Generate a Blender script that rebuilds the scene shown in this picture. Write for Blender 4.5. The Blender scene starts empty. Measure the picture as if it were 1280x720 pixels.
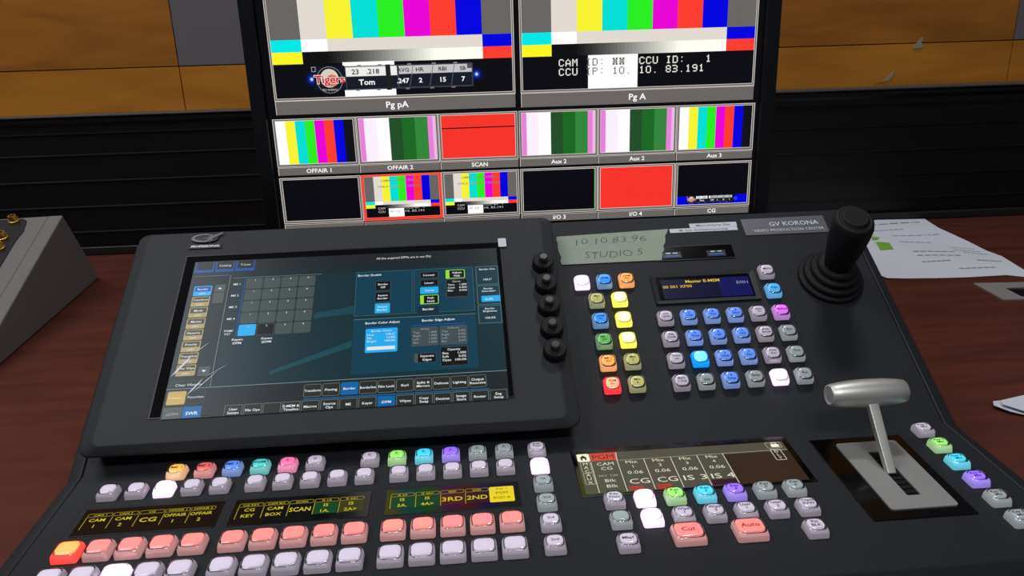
import bpy, math, random
from mathutils import Matrix, Vector
random.seed(7)
sc = bpy.context.scene
COL = sc.collection
MM = 0.001
R = math.radians

# ------------------------------------------------------------------ materials
def lin(c):
    return tuple(((v/255)/12.92 if v/255 <= .04045 else ((v/255+.055)/1.055)**2.4) for v in c[:3])
_mats = {}
def mat(name, rgb, rough=.5, metal=0., emit=None, es=0., spec=.5, bump=0., bscale=400., vary=0., vscale=60.):
    if name in _mats: return _mats[name]
    m = bpy.data.materials.new(name); m.use_nodes = True; _mats[name] = m
    nt = m.node_tree; b = nt.nodes['Principled BSDF']
    b.inputs['Base Color'].default_value = (*lin(rgb), 1)
    b.inputs['Roughness'].default_value = rough
    b.inputs['Metallic'].default_value = metal
    b.inputs['Specular IOR Level'].default_value = spec
    if es:
        b.inputs['Emission Color'].default_value = (*lin(emit or rgb), 1)
        b.inputs['Emission Strength'].default_value = es
    if bump or vary:
        tc = nt.nodes.new('ShaderNodeTexCoord'); nz = nt.nodes.new('ShaderNodeTexNoise')
        nz.inputs['Scale'].default_value = bscale; nz.inputs['Detail'].default_value = 3
        nt.links.new(tc.outputs['Object'], nz.inputs['Vector'])
        if bump:
            bp = nt.nodes.new('ShaderNodeBump'); bp.inputs['Strength'].default_value = bump; bp.inputs['Distance'].default_value = .0004
            nt.links.new(nz.outputs['Fac'], bp.inputs['Height']); nt.links.new(bp.outputs['Normal'], b.inputs['Normal'])
        if vary:
            n2 = nt.nodes.new('ShaderNodeTexNoise'); n2.inputs['Scale'].default_value = vscale; n2.inputs['Detail'].default_value = 4
            nt.links.new(tc.outputs['Object'], n2.inputs['Vector'])
            mx = nt.nodes.new('ShaderNodeMix'); mx.data_type = 'RGBA'
            a = lin(rgb)
            mx.inputs[6].default_value = (*[v*(1-vary) for v in a], 1); mx.inputs[7].default_value = (*[v*(1+vary) for v in a], 1)
            nt.links.new(n2.outputs['Fac'], mx.inputs[0]); nt.links.new(mx.outputs[2], b.inputs['Base Color'])
    return m
def glow(name, rgb, s=1.0, rough=.22, spec=.15):
    """picture on a lit screen: gives off exactly its own colour"""
    if name in _mats: return _mats[name]
    m = bpy.data.materials.new(name); m.use_nodes = True; _mats[name] = m
    b = m.node_tree.nodes['Principled BSDF']
    b.inputs['Base Color'].default_value = (.004, .004, .005, 1); b.inputs['Roughness'].default_value = rough
    b.inputs['Specular IOR Level'].default_value = spec
    b.inputs['Emission Color'].default_value = (*lin(rgb), 1); b.inputs['Emission Strength'].default_value = s
    return m
def G(rgb, s=1.0): return glow('screen_%d_%d_%d_%g' % (*rgb, s), rgb, s)
def TG(rgb, s=1.0): return glow('touch_%d_%d_%d_%g' % (*rgb, s), rgb, s, rough=.27, spec=.26)
def clear(name, tint=(1, 1, 1), rough=.06, gl=.9, base=.05, thin=False):
    if name in _mats: return _mats[name]
    m = bpy.data.materials.new(name); m.use_nodes = True; _mats[name] = m
    nt = m.node_tree; nt.nodes.clear()
    o = nt.nodes.new('ShaderNodeOutputMaterial'); mx = nt.nodes.new('ShaderNodeMixShader')
    t = nt.nodes.new('ShaderNodeBsdfTransparent'); g = nt.nodes.new('ShaderNodeBsdfGlossy'); lw = nt.nodes.new('ShaderNodeFresnel')
    lw.inputs['IOR'].default_value = 1.5
    t.inputs['Color'].default_value = (*tint, 1); g.inputs['Roughness'].default_value = rough; g.inputs['Color'].default_value = (gl, gl, gl, 1)
    ad = nt.nodes.new('ShaderNodeMath'); ad.operation = 'ADD'; ad.inputs[1].default_value = base; ad.use_clamp = True
    if thin:      # both faces of a thin sheet reflect alike
        ly = nt.nodes.new('ShaderNodeLayerWeight'); pw = nt.nodes.new('ShaderNodeMath'); pw.operation = 'POWER'; pw.inputs[1].default_value = 4.
        nt.links.new(ly.outputs['Facing'], pw.inputs[0]); lw = pw
    nt.links.new(lw.outputs[0], ad.inputs[0]); nt.links.new(ad.outputs[0], mx.inputs[0])
    nt.links.new(t.outputs[0], mx.inputs[1]); nt.links.new(g.outputs[0], mx.inputs[2]); nt.links.new(mx.outputs[0], o.inputs[0])
    return m
def wood(name, c1, c2, rough, scale, stretch, spec=.5, axis=0):
    if name in _mats: return _mats[name]
    m = bpy.data.materials.new(name); m.use_nodes = True; _mats[name] = m
    nt = m.node_tree; b = nt.nodes['Principled BSDF']; b.inputs['Roughness'].default_value = rough; b.inputs['Specular IOR Level'].default_value = spec
    tc = nt.nodes.new('ShaderNodeTexCoord'); mp = nt.nodes.new('ShaderNodeMapping'); nz = nt.nodes.new('ShaderNodeTexNoise')
    mp.inputs['Scale'].default_value = stretch
    nz.inputs['Scale'].default_value = scale; nz.inputs['Detail'].default_value = 6; nz.inputs['Distortion'].default_value = .6
    cr = nt.nodes.new('ShaderNodeValToRGB')
    cr.color_ramp.elements[0].position = .3; cr.color_ramp.elements[1].position = .72
    cr.color_ramp.elements[0].color = (*lin(c1), 1); cr.color_ramp.elements[1].color = (*lin(c2), 1)
    nt.links.new(tc.outputs['Object'], mp.inputs['Vector']); nt.links.new(mp.outputs[0], nz.inputs['Vector'])
    nt.links.new(nz.outputs['Fac'], cr.inputs[0]); nt.links.new(cr.outputs[0], b.inputs['Base Color'])
    return m

# ------------------------------------------------------------------ mesh building
_tcache = {}
def text_mesh(s, bold):
    k = (s, bold)
    if k in _tcache: return _tcache[k]
    cu = bpy.data.curves.new('lettering', 'FONT'); cu.body = s; cu.size = 1; cu.resolution_u = 2; cu.offset = bold
    o = bpy.data.objects.new('lettering', cu); COL.objects.link(o)
    bpy.context.view_layer.update()
    me = o.evaluated_get(bpy.context.evaluated_depsgraph_get()).to_mesh()
    vs = [(v.co.x, v.co.y) for v in me.vertices]; fs = [tuple(p.vertices) for p in me.polygons]
    o.evaluated_get(bpy.context.evaluated_depsgraph_get()).to_mesh_clear()
    bpy.data.objects.remove(o); bpy.data.curves.remove(cu)
    if not vs: vs = [(0, 0), (1, 0), (1, 1)]
    _tcache[k] = (vs, fs)
    return _tcache[k]

class MB:
    def __init__(s): s.v = []; s.f = []; s.m = []; s.mats = []; s.sm = []
    def mi(s, m):
        if m not in s.mats: s.mats.append(m)
        return s.mats.index(m)
    def poly(s, pts, m, smooth=False):
        b = len(s.v); s.v += [tuple(p) for p in pts]; s.f.append(tuple(range(b, b+len(pts)))); s.m.append(s.mi(m)); s.sm.append(smooth)
    def rect(s, x0, y0, x1, y1, m, z=0):
        s.poly([(x0, y0, z), (x1, y0, z), (x1, y1, z), (x0, y1, z)], m)
    def rrect(s, x0, y0, x1, y1, m, z=0, r=1.):
        s.poly([(p[0]+(x0+x1)/2, p[1]+(y0+y1)/2, z) for p in rr(x1-x0, y1-y0, r, 3)], m)
    def frame(s, x0, y0, x1, y1, t, m, z=0):
        s.rect(x0, y0, x1, y0+t, m, z); s.rect(x0, y1-t, x1, y1, m, z); s.rect(x0, y0+t, x0+t, y1-t, m, z); s.rect(x1-t, y0+t, x1, y1-t, m, z)
    def rframe(s, x0, y0, x1, y1, t, m, z=0, r=1.):
        a = [(p[0]+(x0+x1)/2, p[1]+(y0+y1)/2, z) for p in rr(x1-x0, y1-y0, r, 3)]
        b = [(p[0]+(x0+x1)/2, p[1]+(y0+y1)/2, z) for p in rr(x1-x0-2*t, y1-y0-2*t, max(r-t, .1), 3)]
        for i in range(len(a)): j = (i+1) % len(a); s.poly([a[i], a[j], b[j], b[i]], m)
    def line(s, p, q, t, m, z=0):
        d = Vector((q[0]-p[0], q[1]-p[1])).normalized(); n = Vector((-d.y, d.x))*t/2
        s.poly([(p[0]+n.x, p[1]+n.y, z), (p[0]-n.x, p[1]-n.y, z), (q[0]-n.x, q[1]-n.y, z), (q[0]+n.x, q[1]+n.y, z)], m)
    def disc(s, x, y, r, m, z=0, n=24):
        s.poly([(x+r*math.cos(i*2*math.pi/n), y+r*math.sin(i*2*math.pi/n), z) for i in range(n)], m)
    def box(s, x0, y0, z0, x1, y1, z1, m):
        P = [(x0, y0, z0), (x1, y0, z0), (x1, y1, z0), (x0, y1, z0), (x0, y0, z1), (x1, y0, z1), (x1, y1, z1), (x0, y1, z1)]
        for f in ((0, 3, 2, 1), (4, 5, 6, 7), (0, 1, 5, 4), (1, 2, 6, 5), (2, 3, 7, 6), (3, 0, 4, 7)): s.poly([P[i] for i in f], m)
    def loft(s, rings, m, cap0=True, cap1=True, smooth=False, mlist=None):
        b = len(s.v); n = len(rings[0])
        for r in rings: s.v += [tuple(p) for p in r]
        for k in range(len(rings)-1):
            mm = s.mi(mlist[k] if mlist else m)
            for i in range(n):
                j = (i+1) % n
                s.f.append((b+k*n+i, b+k*n+j, b+(k+1)*n+j, b+(k+1)*n+i)); s.m.append(mm); s.sm.append(smooth)
        if cap0: s.f.append(tuple(b+i for i in reversed(range(n)))); s.m.append(s.mi(m)); s.sm.append(False)
        if cap1: s.f.append(tuple(b+(len(rings)-1)*n+i for i in range(n))); s.m.append(s.mi(mlist[-1] if mlist else m)); s.sm.append(False)
    def text(s, t, x, y, h, m, z=.05, w=None, align='c', bold=.0, maxw=None):
        """y = vertical centre of the capitals, h = their height, w = exact width"""
        vs, fs = text_mesh(t, bold)
        x0 = min(v[0] for v in vs); x1 = max(v[0] for v in vs)
        cap = .729
        sy = h/cap; sx = sy*1.12 if w is None else w/(x1-x0)
        if maxw and (x1-x0)*sx > maxw: sx = maxw/(x1-x0)
        W = (x1-x0)*sx
        ox = x - (W/2 if align == 'c' else 0 if align == 'l' else W) - x0*sx
        oy = y - h/2
        b = len(s.v); k = s.mi(m)
        s.v += [(ox+v[0]*sx, oy+v[1]*sy, z) for v in vs]
        for f in fs: s.f.append(tuple(b+i for i in f)); s.m.append(k); s.sm.append(False)
    def build(s, name, M=Matrix(), parent=None, bevel=0, seg=2, angle=35, weld=True):
        """vertices in mm in frame M (M in metres); linked under parent"""
        me = bpy.data.meshes.new(name)
        me.from_pydata([(v[0]*MM, v[1]*MM, v[2]*MM) for v in s.v], [], s.f)
        for m in s.mats: me.materials.append(m)
        me.polygons.foreach_set('material_index', s.m); me.polygons.foreach_set('use_smooth', s.sm); me.update()
        if weld:
            import bmesh
            bm = bmesh.new(); bm.from_mesh(me); bmesh.ops.remove_doubles(bm, verts=bm.verts, dist=1e-7); bm.to_mesh(me); bm.free()
        o = link(name, me, M, parent)
        if bevel:
            b = o.modifiers.new('bevel', 'BEVEL'); b.width = bevel*MM; b.segments = seg; b.limit_method = 'ANGLE'; b.angle_limit = R(angle)
            for p in me.polygons: p.use_smooth = True
            o.modifiers.new('wn', 'WEIGHTED_NORMAL')
        return o
W = {}
def link(name, data, M, parent):
    o = bpy.data.objects.new(name, data); COL.objects.link(o); W[o] = M.copy()
    if parent is not None:
        o.parent = parent; o.matrix_basis = W[parent].inverted() @ M
    else: o.matrix_basis = M
    return o
def copy(o, M, parent):
    c = o.copy(); COL.objects.link(c); W[c] = M.copy(); c.parent = parent
    c.matrix_basis = (W[parent].inverted() @ M) if parent is not None else M
    return c
def empty(name, label, cat, M, group=None):
    o = link(name, None, M, None); o.empty_display_size = .02
    tag(o, label, cat, group); return o
def tag(o, label, cat, group=None):
    o['label'] = label; o['category'] = cat
    if group: o['group'] = group
def rr(w, d, r, k=4):
    """rounded rectangle outline, 4*(k+1) points, counter-clockwise"""
    r = min(r, w/2-.01, d/2-.01); P = []
    for cx, cy, a0 in ((w/2-r, d/2-r, 0), (-w/2+r, d/2-r, 90), (-w/2+r, -d/2+r, 180), (w/2-r, -d/2+r, 270)):
        for i in range(k+1):
            a = R(a0+90*i/k); P.append((cx+r*math.cos(a), cy+r*math.sin(a)))
    return P
def ring(r, z, n=32, cx=0, cy=0, wob=0):
    return [(cx+(r+(wob if i % 2 else 0))*math.cos(2*math.pi*i/n), cy+(r+(wob if i % 2 else 0))*math.sin(2*math.pi*i/n), z) for i in range(n)]
def frame(o, ex, ey, ez=None):
    ex = Vector(ex).normalized(); ey = Vector(ey).normalized(); ez = ex.cross(ey)
    M = Matrix((ex, ey, ez)).transposed().to_4x4(); M.translation = Vector(o)*MM
    return M

# ------------------------------------------------------------------ frames (mm)
tF = R(2.93); tU = R(34.27); H = 7.
Fy = Vector((0, math.cos(tF), math.sin(tF))); Fn = Vector((0, -math.sin(tF), math.cos(tF)))
Uy = Vector((0, math.cos(tU), math.sin(tU))); Un = Vector((0, -math.sin(tU), math.cos(tU)))
FO = -H*Fn; UO = Fy*54.98 - H*Un
X = Vector((1, 0, 0))
MF = frame(FO, X, Fy); MU = frame(UO, X, Uy); MT = frame(UO+20*Un, X, Uy)
def at(M, x, y, z=0): return M @ Matrix.Translation(Vector((x, y, z))*MM)
DESK = -40.

# ------------------------------------------------------------------ camera
cam_d = bpy.data.cameras.new('camera'); cam = bpy.data.objects.new('camera', cam_d); COL.objects.link(cam)
p, r, y = R(18.06), R(-1.72), R(3.79)
fw = Vector((math.sin(y)*math.cos(p), math.cos(y)*math.cos(p), -math.sin(p)))
rt0 = Vector((math.cos(y), -math.sin(y), 0)); up0 = rt0.cross(fw)
rt = math.cos(r)*rt0+math.sin(r)*up0; up = -math.sin(r)*rt0+math.cos(r)*up0
Mc = Matrix((rt, up, -fw)).transposed().to_4x4(); Mc.translation = Vector((23.63, -421.76, 273.81))*MM
cam.matrix_world = Mc; cam_d.sensor_width = 36; cam_d.lens = 954.97*36/1280; cam_d.clip_start = .01; cam_d.clip_end = 50
sc.camera = cam

# ------------------------------------------------------------------ shared materials
PANEL = mat('charcoal powder coat', (31, 34, 38), .55, bump=.25, bscale=1500, vary=.12, vscale=900, spec=.22)
PANELD = mat('dark module plate', (30, 32, 36), .5, bump=.15, bscale=1500, spec=.35)
TABP = mat('touch panel housing', (41, 44, 47), .6, bump=.25, bscale=1500, vary=.15, vscale=900, spec=.3)
BLACK = mat('black plastic', (14, 14, 16), .4, spec=.35)
RUBBER = mat('black rubber', (12, 12, 13), .6, spec=.3)
GLOSSB = mat('glossy black glass', (6, 6, 7), .12, spec=.4)
STEEL = mat('brushed steel', (206, 206, 196), .42, .85, bump=.2, bscale=300)
ALU = mat('satin aluminium plate', (156, 155, 151), .55, .4)
GREY = mat('grey painted steel', (116, 112, 109), .6, spec=.3, vary=.06, vscale=40)
WHITE = mat('white paper', (215, 218, 226), .8, spec=.2)
CAP = clear('clear button cap', rough=.05, base=.02)

# ------------------------------------------------------------------ setting
Wy = 855.
wn = frame((0, 0, 0), X, (0, 0, 1))
WOODW = wood('honey veneer', (150, 92, 26), (184, 116, 38), .45, 5, (1.2, 1, 5.5), .3)
WOODL = wood('honey veneer band', (176, 110, 32), (206, 134, 44), .45, 5, (1.2, 1, 5.5), .3)
GREYW = mat('grey laminate', (112, 106, 108), .5, spec=.3, vary=.05, vscale=20)
SEAM = mat('dark seam', (22, 14, 8), .8)
b = MB()
b.box(-2400, Wy+2, -790, 2600, Wy+60, 2000, SEAM)
def wp(x0, z0, x1, z1, m): b.box(x0+.8, Wy-4, z0+.8, x1-.8, Wy+3, z1-.8, m)
for x0, x1 in ((-2400, -1400), (-1400, -401), (-401, 278), (278, 958), (958, 1640), (1640, 2600)): wp(x0, 170, x1, 248, WOODL)
for x0, x1, m in ((-2400, -1400, GREYW), (-1400, -401, WOODW), (-401, 278, GREYW), (278, 958, WOODW), (958, 1640, GREYW), (1640, 2600, WOODW)): wp(x0, 248, x1, 1000, m)
for x0, x1, m in ((-2400, -1400, WOODW), (-1400, -401, GREYW), (-401, 278, WOODW), (278, 958, GREYW), (958, 1640, WOODW), (1640, 2600, GREYW)): wp(x0, 1000, x1, 2000, m)
b.box(-2400, Wy-6, -790, 2600, Wy+3, 170, mat('skirting black', (14, 12, 11), .6))
o = b.build('wall_back', parent=None); o['kind'] = 'structure'
b = MB(); b.box(-2400, -2400, -800, 2600, 920, -790, mat('grey carpet', (58, 56, 56), .95, vary=.2, vscale=200)); o = b.build('floor'); o['kind'] = 'structure'
b = MB(); b.box(-2400, -2400, 1990, 2600, 920, 2010, mat('white ceiling tiles', (120, 118, 114), .9)); o = b.build('ceiling'); o['kind'] = 'structure'

# black slatted partition behind the desk
SL = mat('black slatted panel', (9, 8, 8), .42, spec=.35, vary=.3, vscale=6)
LEDGE = mat('dark ledge laminate', (74, 68, 64), .45, spec=.4)
PR = empty('slatted_partition', 'black horizontally ribbed partition rising behind the desk below the honey wood wall', 'partition', frame((0, 815, DESK), X, (0, 1, 0)))
b = MB()
yaw = -.012
def yb(x): return 815 + yaw*(x-200)
prof = [(6, -790), (3, -60)]
for zl in (-45, -4, 37, 78, 119, 152): prof += [(3, zl-1.2), (0, zl), (0, zl+1.2), (3, zl+2.4)]
prof += [(3, 164), (0, 168), (-2, 170), (-2, 176), (0, 178)]
rings = []
for x in (-2000, -1000, 0, 1000, 2200): rings.append([(x, yb(x)+q[0], q[1]) for q in prof] + [(x, yb(x)+30, 178), (x, yb(x)+30, -790)])
b.loft(rings, SL); o = b.build('slatted_front', parent=PR)
b = MB(); rings = []
for x in (-2000, 2200): rings.append([(x, yb(x)-5, 178.2), (x, yb(x)-5, 181.5), (x, Wy-8, 181.5), (x, Wy-8, 178.2)])
b.loft(rings, LEDGE); b.build('ledge', parent=PR, bevel=1)

# desk
DW = wood('reddish brown laminate', (74, 34, 27), (96, 48, 37), .42, 6, (1, 7, 7), .35)
D = empty('desk', 'reddish brown wood grain desk carrying the control console and monitor', 'desk', frame((0, 200, -790), X, (0, 1, 0)))
b = MB()
b.loft([[(x, -420, DESK), (x, yb(x)-2, DESK), (x, yb(x)-2, DESK-28), (x, -420, DESK-28)] for x in (-1900, 2000)], DW); b.build('desktop', parent=D, bevel=1.5)
for sx in (-1700, 1760):
    b = MB(); b.box(sx, -340, -790, sx+40, 760, DESK-28, DW); b.build('desk_leg', parent=D)
# cable trough at the back edge of the desk
b = MB(); b.loft([[(x, yb(x)-8, DESK), (x, yb(x)-8, DESK+14), (x, yb(x)-2, DESK+14), (x, yb(x)-2, DESK)] for x in (-1900, 2000)], mat('trough black', (20, 18, 18), .5)); b.build('rear_trim', parent=D, bevel=2)

# ------------------------------------------------------------------ lights
def area(name, loc, target, sx, sy, watts, colr=(1, 1, 1)):
    l = bpy.data.lights.new(name, 'AREA'); l.shape = 'RECTANGLE'; l.size = sx; l.size_y = sy; l.energy = watts; l.color = colr
    o = bpy.data.objects.new(name, l); COL.objects.link(o); o.location = loc
    o.rotation_euler = (Vector(target)-Vector(loc)).to_track_quat('-Z', 'Y').to_euler(); return o
area('ceiling_lamp', (.50, .56, 1.95), (.50, .56, 0), .36, .2, 9, (.93, .97, 1))
area('ceiling_lamp', (-1.32, .12, 1.95), (-1.32, .12, 0), 1.2, 1.2, 24, (.93, .95, 1))
area('ceiling_lamp', (.1, -1.4, 1.95), (.1, -1.4, 0), 1.2, .3, 22, (.95, .97, 1))  # unseen fill behind the camera, turned up as a wall wash
w = bpy.data.worlds.new('room air'); sc.world = w; w.use_nodes = True
w.node_tree.nodes['Background'].inputs[0].default_value = (.75, .85, 1, 1); w.node_tree.nodes['Background'].inputs[1].default_value = .12

# ------------------------------------------------------------------ console
CON = empty('switcher_console', 'charcoal video production switcher console with rows of lit buttons, lever and joystick', 'control panel', frame((60, 60, DESK), X, (0, 1, 0)))
XL, XR = -246., 371.
J = FO + Fy*59.25      # crease between the flat and the raised section
A0 = FO + Fy*(-84); UT = UO + Uy*215
def shell(xa0, xa1, xb0, xb1, m, drop, name):
    """left/right section profiles, front flat, raised back, rear wall"""
    def sec(xf, xbk, dz):
        return [(xf, A0.y-14, DESK+3), (xf, A0.y-12, A0.z-16+dz*.5), (xf, A0.y, A0.z+dz), ((xf+xbk)/2, J.y, J.z+dz), (xbk, UT.y, UT.z+dz), (xbk, UT.y+14, UT.z-10+dz*.4), (xbk, UT.y+4, DESK+3)]
    b = MB(); b.loft([sec(xa0, xa1, drop[0]), sec(xb0, xb1, drop[1])], m); return b.build(name, parent=CON, bevel=1.6)
shell(XL+2, XL, XR+3, XR-1, PANEL, (0, 0), 'chassis')
shell(-257, -255, XL+1.6, XL-.4, PANELD, (-4.5, -.6), 'end_cheek')
shell(XR+3.4, XR-.6, 388, 379, PANELD, (-.6, -4.5), 'end_cheek')
for fx in (-200, 320):
    for fy in (-60, 210):
        b = MB(); b.loft([ring(9, DESK+.1, 16, fx, fy), ring(9, DESK+4, 16, fx, fy)], RUBBER); b.build('rubber_foot', parent=CON)

# button colours: insert rgb, body rgb, glow insert, glow body
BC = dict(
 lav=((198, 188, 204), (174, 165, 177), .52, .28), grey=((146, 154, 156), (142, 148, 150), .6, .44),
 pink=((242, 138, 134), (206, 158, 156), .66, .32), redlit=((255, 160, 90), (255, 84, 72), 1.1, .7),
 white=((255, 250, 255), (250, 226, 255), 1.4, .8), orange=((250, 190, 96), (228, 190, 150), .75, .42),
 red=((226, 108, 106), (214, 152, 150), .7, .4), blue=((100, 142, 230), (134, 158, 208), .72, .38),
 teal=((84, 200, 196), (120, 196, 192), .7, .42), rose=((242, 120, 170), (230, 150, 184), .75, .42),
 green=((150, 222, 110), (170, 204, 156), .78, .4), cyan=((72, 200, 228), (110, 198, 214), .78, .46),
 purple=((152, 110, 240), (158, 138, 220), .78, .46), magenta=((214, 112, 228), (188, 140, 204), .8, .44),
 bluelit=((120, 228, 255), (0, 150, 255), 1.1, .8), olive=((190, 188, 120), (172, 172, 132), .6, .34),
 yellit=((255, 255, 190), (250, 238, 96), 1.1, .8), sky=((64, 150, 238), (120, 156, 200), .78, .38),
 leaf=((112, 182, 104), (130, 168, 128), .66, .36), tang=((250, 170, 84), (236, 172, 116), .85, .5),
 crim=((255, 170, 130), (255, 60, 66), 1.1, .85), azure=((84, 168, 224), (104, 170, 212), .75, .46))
GROOVE = mat('groove shadow plastic', (34, 28, 36), .35)
_bm = {}
def button_meshes(kind, w, d, h):
    key = (kind, w, d)
    if key in _bm: return _bm[key]
    ci, cb, ei, eb = BC[kind]
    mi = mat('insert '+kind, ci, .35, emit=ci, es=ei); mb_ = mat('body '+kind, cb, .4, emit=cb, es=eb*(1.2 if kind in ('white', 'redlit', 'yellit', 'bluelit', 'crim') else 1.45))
    lit = kind in ('white', 'redlit', 'yellit', 'bluelit', 'crim')
    gm = mat('groove '+kind, tuple(int(v*.6) for v in cb), .35, emit=cb, es=eb*.22) if lit else GROOVE
    def L(ww, dd, rad, z, oy=0): return [(p[0], p[1]+oy, z) for p in rr(ww, dd, rad, 4)]
    b = MB()
    b.loft([L(w, d, 1.6, 0), L(w-.3, d-.3, 2, h*.5), L(w-1.4, d-1.2, 2.8, h*.80, .1), L(w-1.9, d-1.8, 3.4, h*.90, .2)], mb_, smooth=True, cap1=False)
    b.loft([L(w-1.9, d-1.8, 3.4, h*.90, .2), L(w-2.5, d-3.6, 3.4, h*.70, .6)], gm, cap0=False, cap1=True)
    body = b
    b2 = MB()
    b2.loft([L(w-3.0, d-4.4, 3.2, h*.70, .95), L(w-3.0, d-4.4, 3.2, h*.88, .95), L(w-3.7, d-5.2, 2.8, h*.94, .95)], mi, cap0=False, smooth=True)
    b3 = MB()
    b3.loft([L(w+.5, d+.5, 2, .1), L(w+.4, d+.3, 2.6, h*.55), L(w-.7, d-.8, 3.4, h*.88), L(w-2.3, d-2.6, 3.8, h*1.02, .1), L(w-5, d-5.5, 3.4, h*1.08, .2)], CAP, cap0=False, smooth=True)
    def me(mb, n):
        m = bpy.data.meshes.new(n); m.from_pydata([(v[0]*MM, v[1]*MM, v[2]*MM) for v in mb.v], [], mb.f)
        for q in mb.mats: m.materials.append(q)
        m.polygons.foreach_set('material_index', mb.m); m.polygons.foreach_set('use_smooth', mb.sm); m.update(); return m
    _bm[key] = (me(body, 'button body'), me(b2, 'button insert'), me(b3, 'button cap'))
    return _bm[key]
LGND = mat('legend ink', (30, 22, 40), .5)
LGNDR = mat('legend ink red', (170, 20, 24), .5)
HW = {'white': 'lit white', 'redlit': 'lit red', 'yellit': 'lit yellow', 'bluelit': 'lit blue', 'crim': 'lit crimson', 'lav': 'lavender', 'leaf': 'green', 'tang': 'orange', 'sky': 'blue', 'rose': 'pink', 'azure': 'light blue'}
def button(name, M, x, y, kind, w=12.6, d=12.8, h=6.1, txt=None, ink=None, th=1.9):
    Mb = at(M, x, y)
    a, i_, c_ = button_meshes(kind, w, d, h)
    o = link(name, a, Mb, CON)
    o['label'] = HW.get(kind, kind) + ' push button' + ((' marked ' + ' '.join(txt)) if txt else '')
    link('insert', i_, Mb, o); link('cap', c_, Mb, o)
    if txt:
        b = MB(); n = len(txt)
        for k, t in enumerate(txt):
            b.text(t, 0, 1.0 + ((n-1)/2-k)*(th+.8), th, ink or LGND, z=h*.965, maxw=w-4.6, bold=.015)
        b.build('legend', Mb, o, weld=False)
    return o
pS, gS = 18.01, 5.03
def sx(i): return -216.45 + pS*i + gS*(i//5)
for i in range(15):
    button('program_source_button', MF, sx(i), -23.9, 'redlit' if i == 0 else 'pink', 15.2, 14.8, 6)
    button('preset_source_button', MF, sx(i), -47.3, 'white' if i == 2 else 'lav', 15.2, 14.8, 6)
    button('crosspoint_button', MF, sx(i), 34, 'white' if i == 2 else 'lav')
for i, k in zip((0, 1, 2, 3, 4, 5, 7, 8, 9, 10, 11, 12), ('orange', 'red', 'blue', 'teal', 'rose', 'lav', 'lav', 'green', 'cyan', 'purple', 'grey', 'grey')):
    t = {0: ['ME 1'], 1: ['ME 2'], 2: ['ME 3'], 3: ['PGM'], 4: ['F'], 5: ['0']}.get(i, ['7,'])
    button('delegation_button', MF, -178.6+18.73*i, 53.2, k, txt=t, th=2.6)
for j, (k, t) in enumerate((('lav', ['Key', 'Tran']), ('white', None), ('grey', ['1st']), ('grey', ['2nd']), ('lav', ['3rd']), ('lav', ['2nd']))):
    button('bus_select_button', MF, 69.1, 52.7-20.1*j, k, txt=t, th=2.1)
for i, (k, t) in enumerate((('lav', ['Key', 'Prior']), ('white', None), ('green', ['Key', '2']), ('cyan', ['Key', '3']), ('purple', ['Key', '4']), ('grey', ['Key', '5']), ('grey', ['Key', '6']))):
    button('transition_button', MF, 111.7+19.47*i, -10.4, k, 12.8, 12.8, txt=t, th=2.3)
for i, (k, t) in enumerate((('grey', None), ('white', None), ('lav', ['Wipe', '1']), ('lav', ['Wipe', '2']), ('lav', ['User', '1']), ('lav', ['User', '2']), ('lav', ['Trans', 'PVW']))):
    button('transition_button', MF, 111.7+19.47*i, -29.8, k, 12.8, 12.8, txt=t, th=2.3)
button('transition_button', MF, 111.7, -50.8, 'lav', 12.8, 12.8, txt=['Mkpf'], th=2.3)
button('transition_button', MF, 148.6, -46.8, 'pink', 19, 16, 6, txt=['Cut'], ink=LGNDR, th=3.6)
button('transition_button', MF, 185.6, -47, 'pink', 19, 16, 6, txt=['Auto'], ink=LGNDR, th=3.6)
button('transition_button', MF, 224.2, -50, 'lav', 12.8, 12.8, txt=['Pst', 'BLK'], th=2.3)
for j, (k, t) in enumerate((('lav', ['Key 1', 'Mix']), ('green', ['Key 2', 'Mix']), ('cyan', ['Key 3', 'Mix']), ('purple', ['Key 4', 'Mix']), ('grey', ['Key 5', 'Mix']), ('grey', ['Key 6', 'Mix']))):
    button('key_mix_button', MF, 347.8, 45.8-19.98*j, k, 12.8, 12.4, txt=t, th=2.1)
KP = [[('lav', ['Lrn', 'undo']), ('blue', ['7', 'Clip']), ('blue', ['8', 'Cue']), ('blue', ['9', 'Next']), ('lav', ['Goto', 'Tr']), ('magenta', ['Rewind'])],
      [('lav', ['Seq', 'mode']), ('blue', ['4', 'Trans']), ('blue', ['5', 'Sel']), ('blue', ['6', 'Last']), ('lav', ['Auto', 'Recall']), ('grey', ['Rev'])],
      [('lav', ['Trans', 'on']), ('bluelit', ['1']), ('blue', ['2', 'Hold']), ('blue', ['3', 'Rev']), ('lav', ['Hold', 'Incl']), ('grey', ['Fwd'])],
      [('lav', ['Bank', '1 Out']), ('grey', ['.', 'Edit']), ('blue', ['0', 'Swap']), ('grey', ['Enter']), ('white', None), ('grey', ['Run'])]]
for r_ in range(4):
    for i in range(6):
        k, t = KP[r_][i]; button('keypad_button', MU, 183.75+19*i, 103.4-19.95*r_, k, txt=t, h=6.2)
button('keypad_button', MU, 278.5, 145.4, 'lav', txt=['Menu'], h=6.2); button('keypad_button', MU, 278.9, 125.4, 'azure', txt=['Page'], h=6.2)
LP = [('olive', ['Mac', '1']), ('yellit', None), ('sky', ['iDPM', 'Pri']), ('yellit', None), ('leaf', ['ME 1', 'Pri']), ('yellit', None), ('tang', ['ME 2', 'Pri']), ('olive', ['Mac', '5']), ('crim', ['PGM', 'Pri']), ('olive', ['Mac', '6'])]
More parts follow.
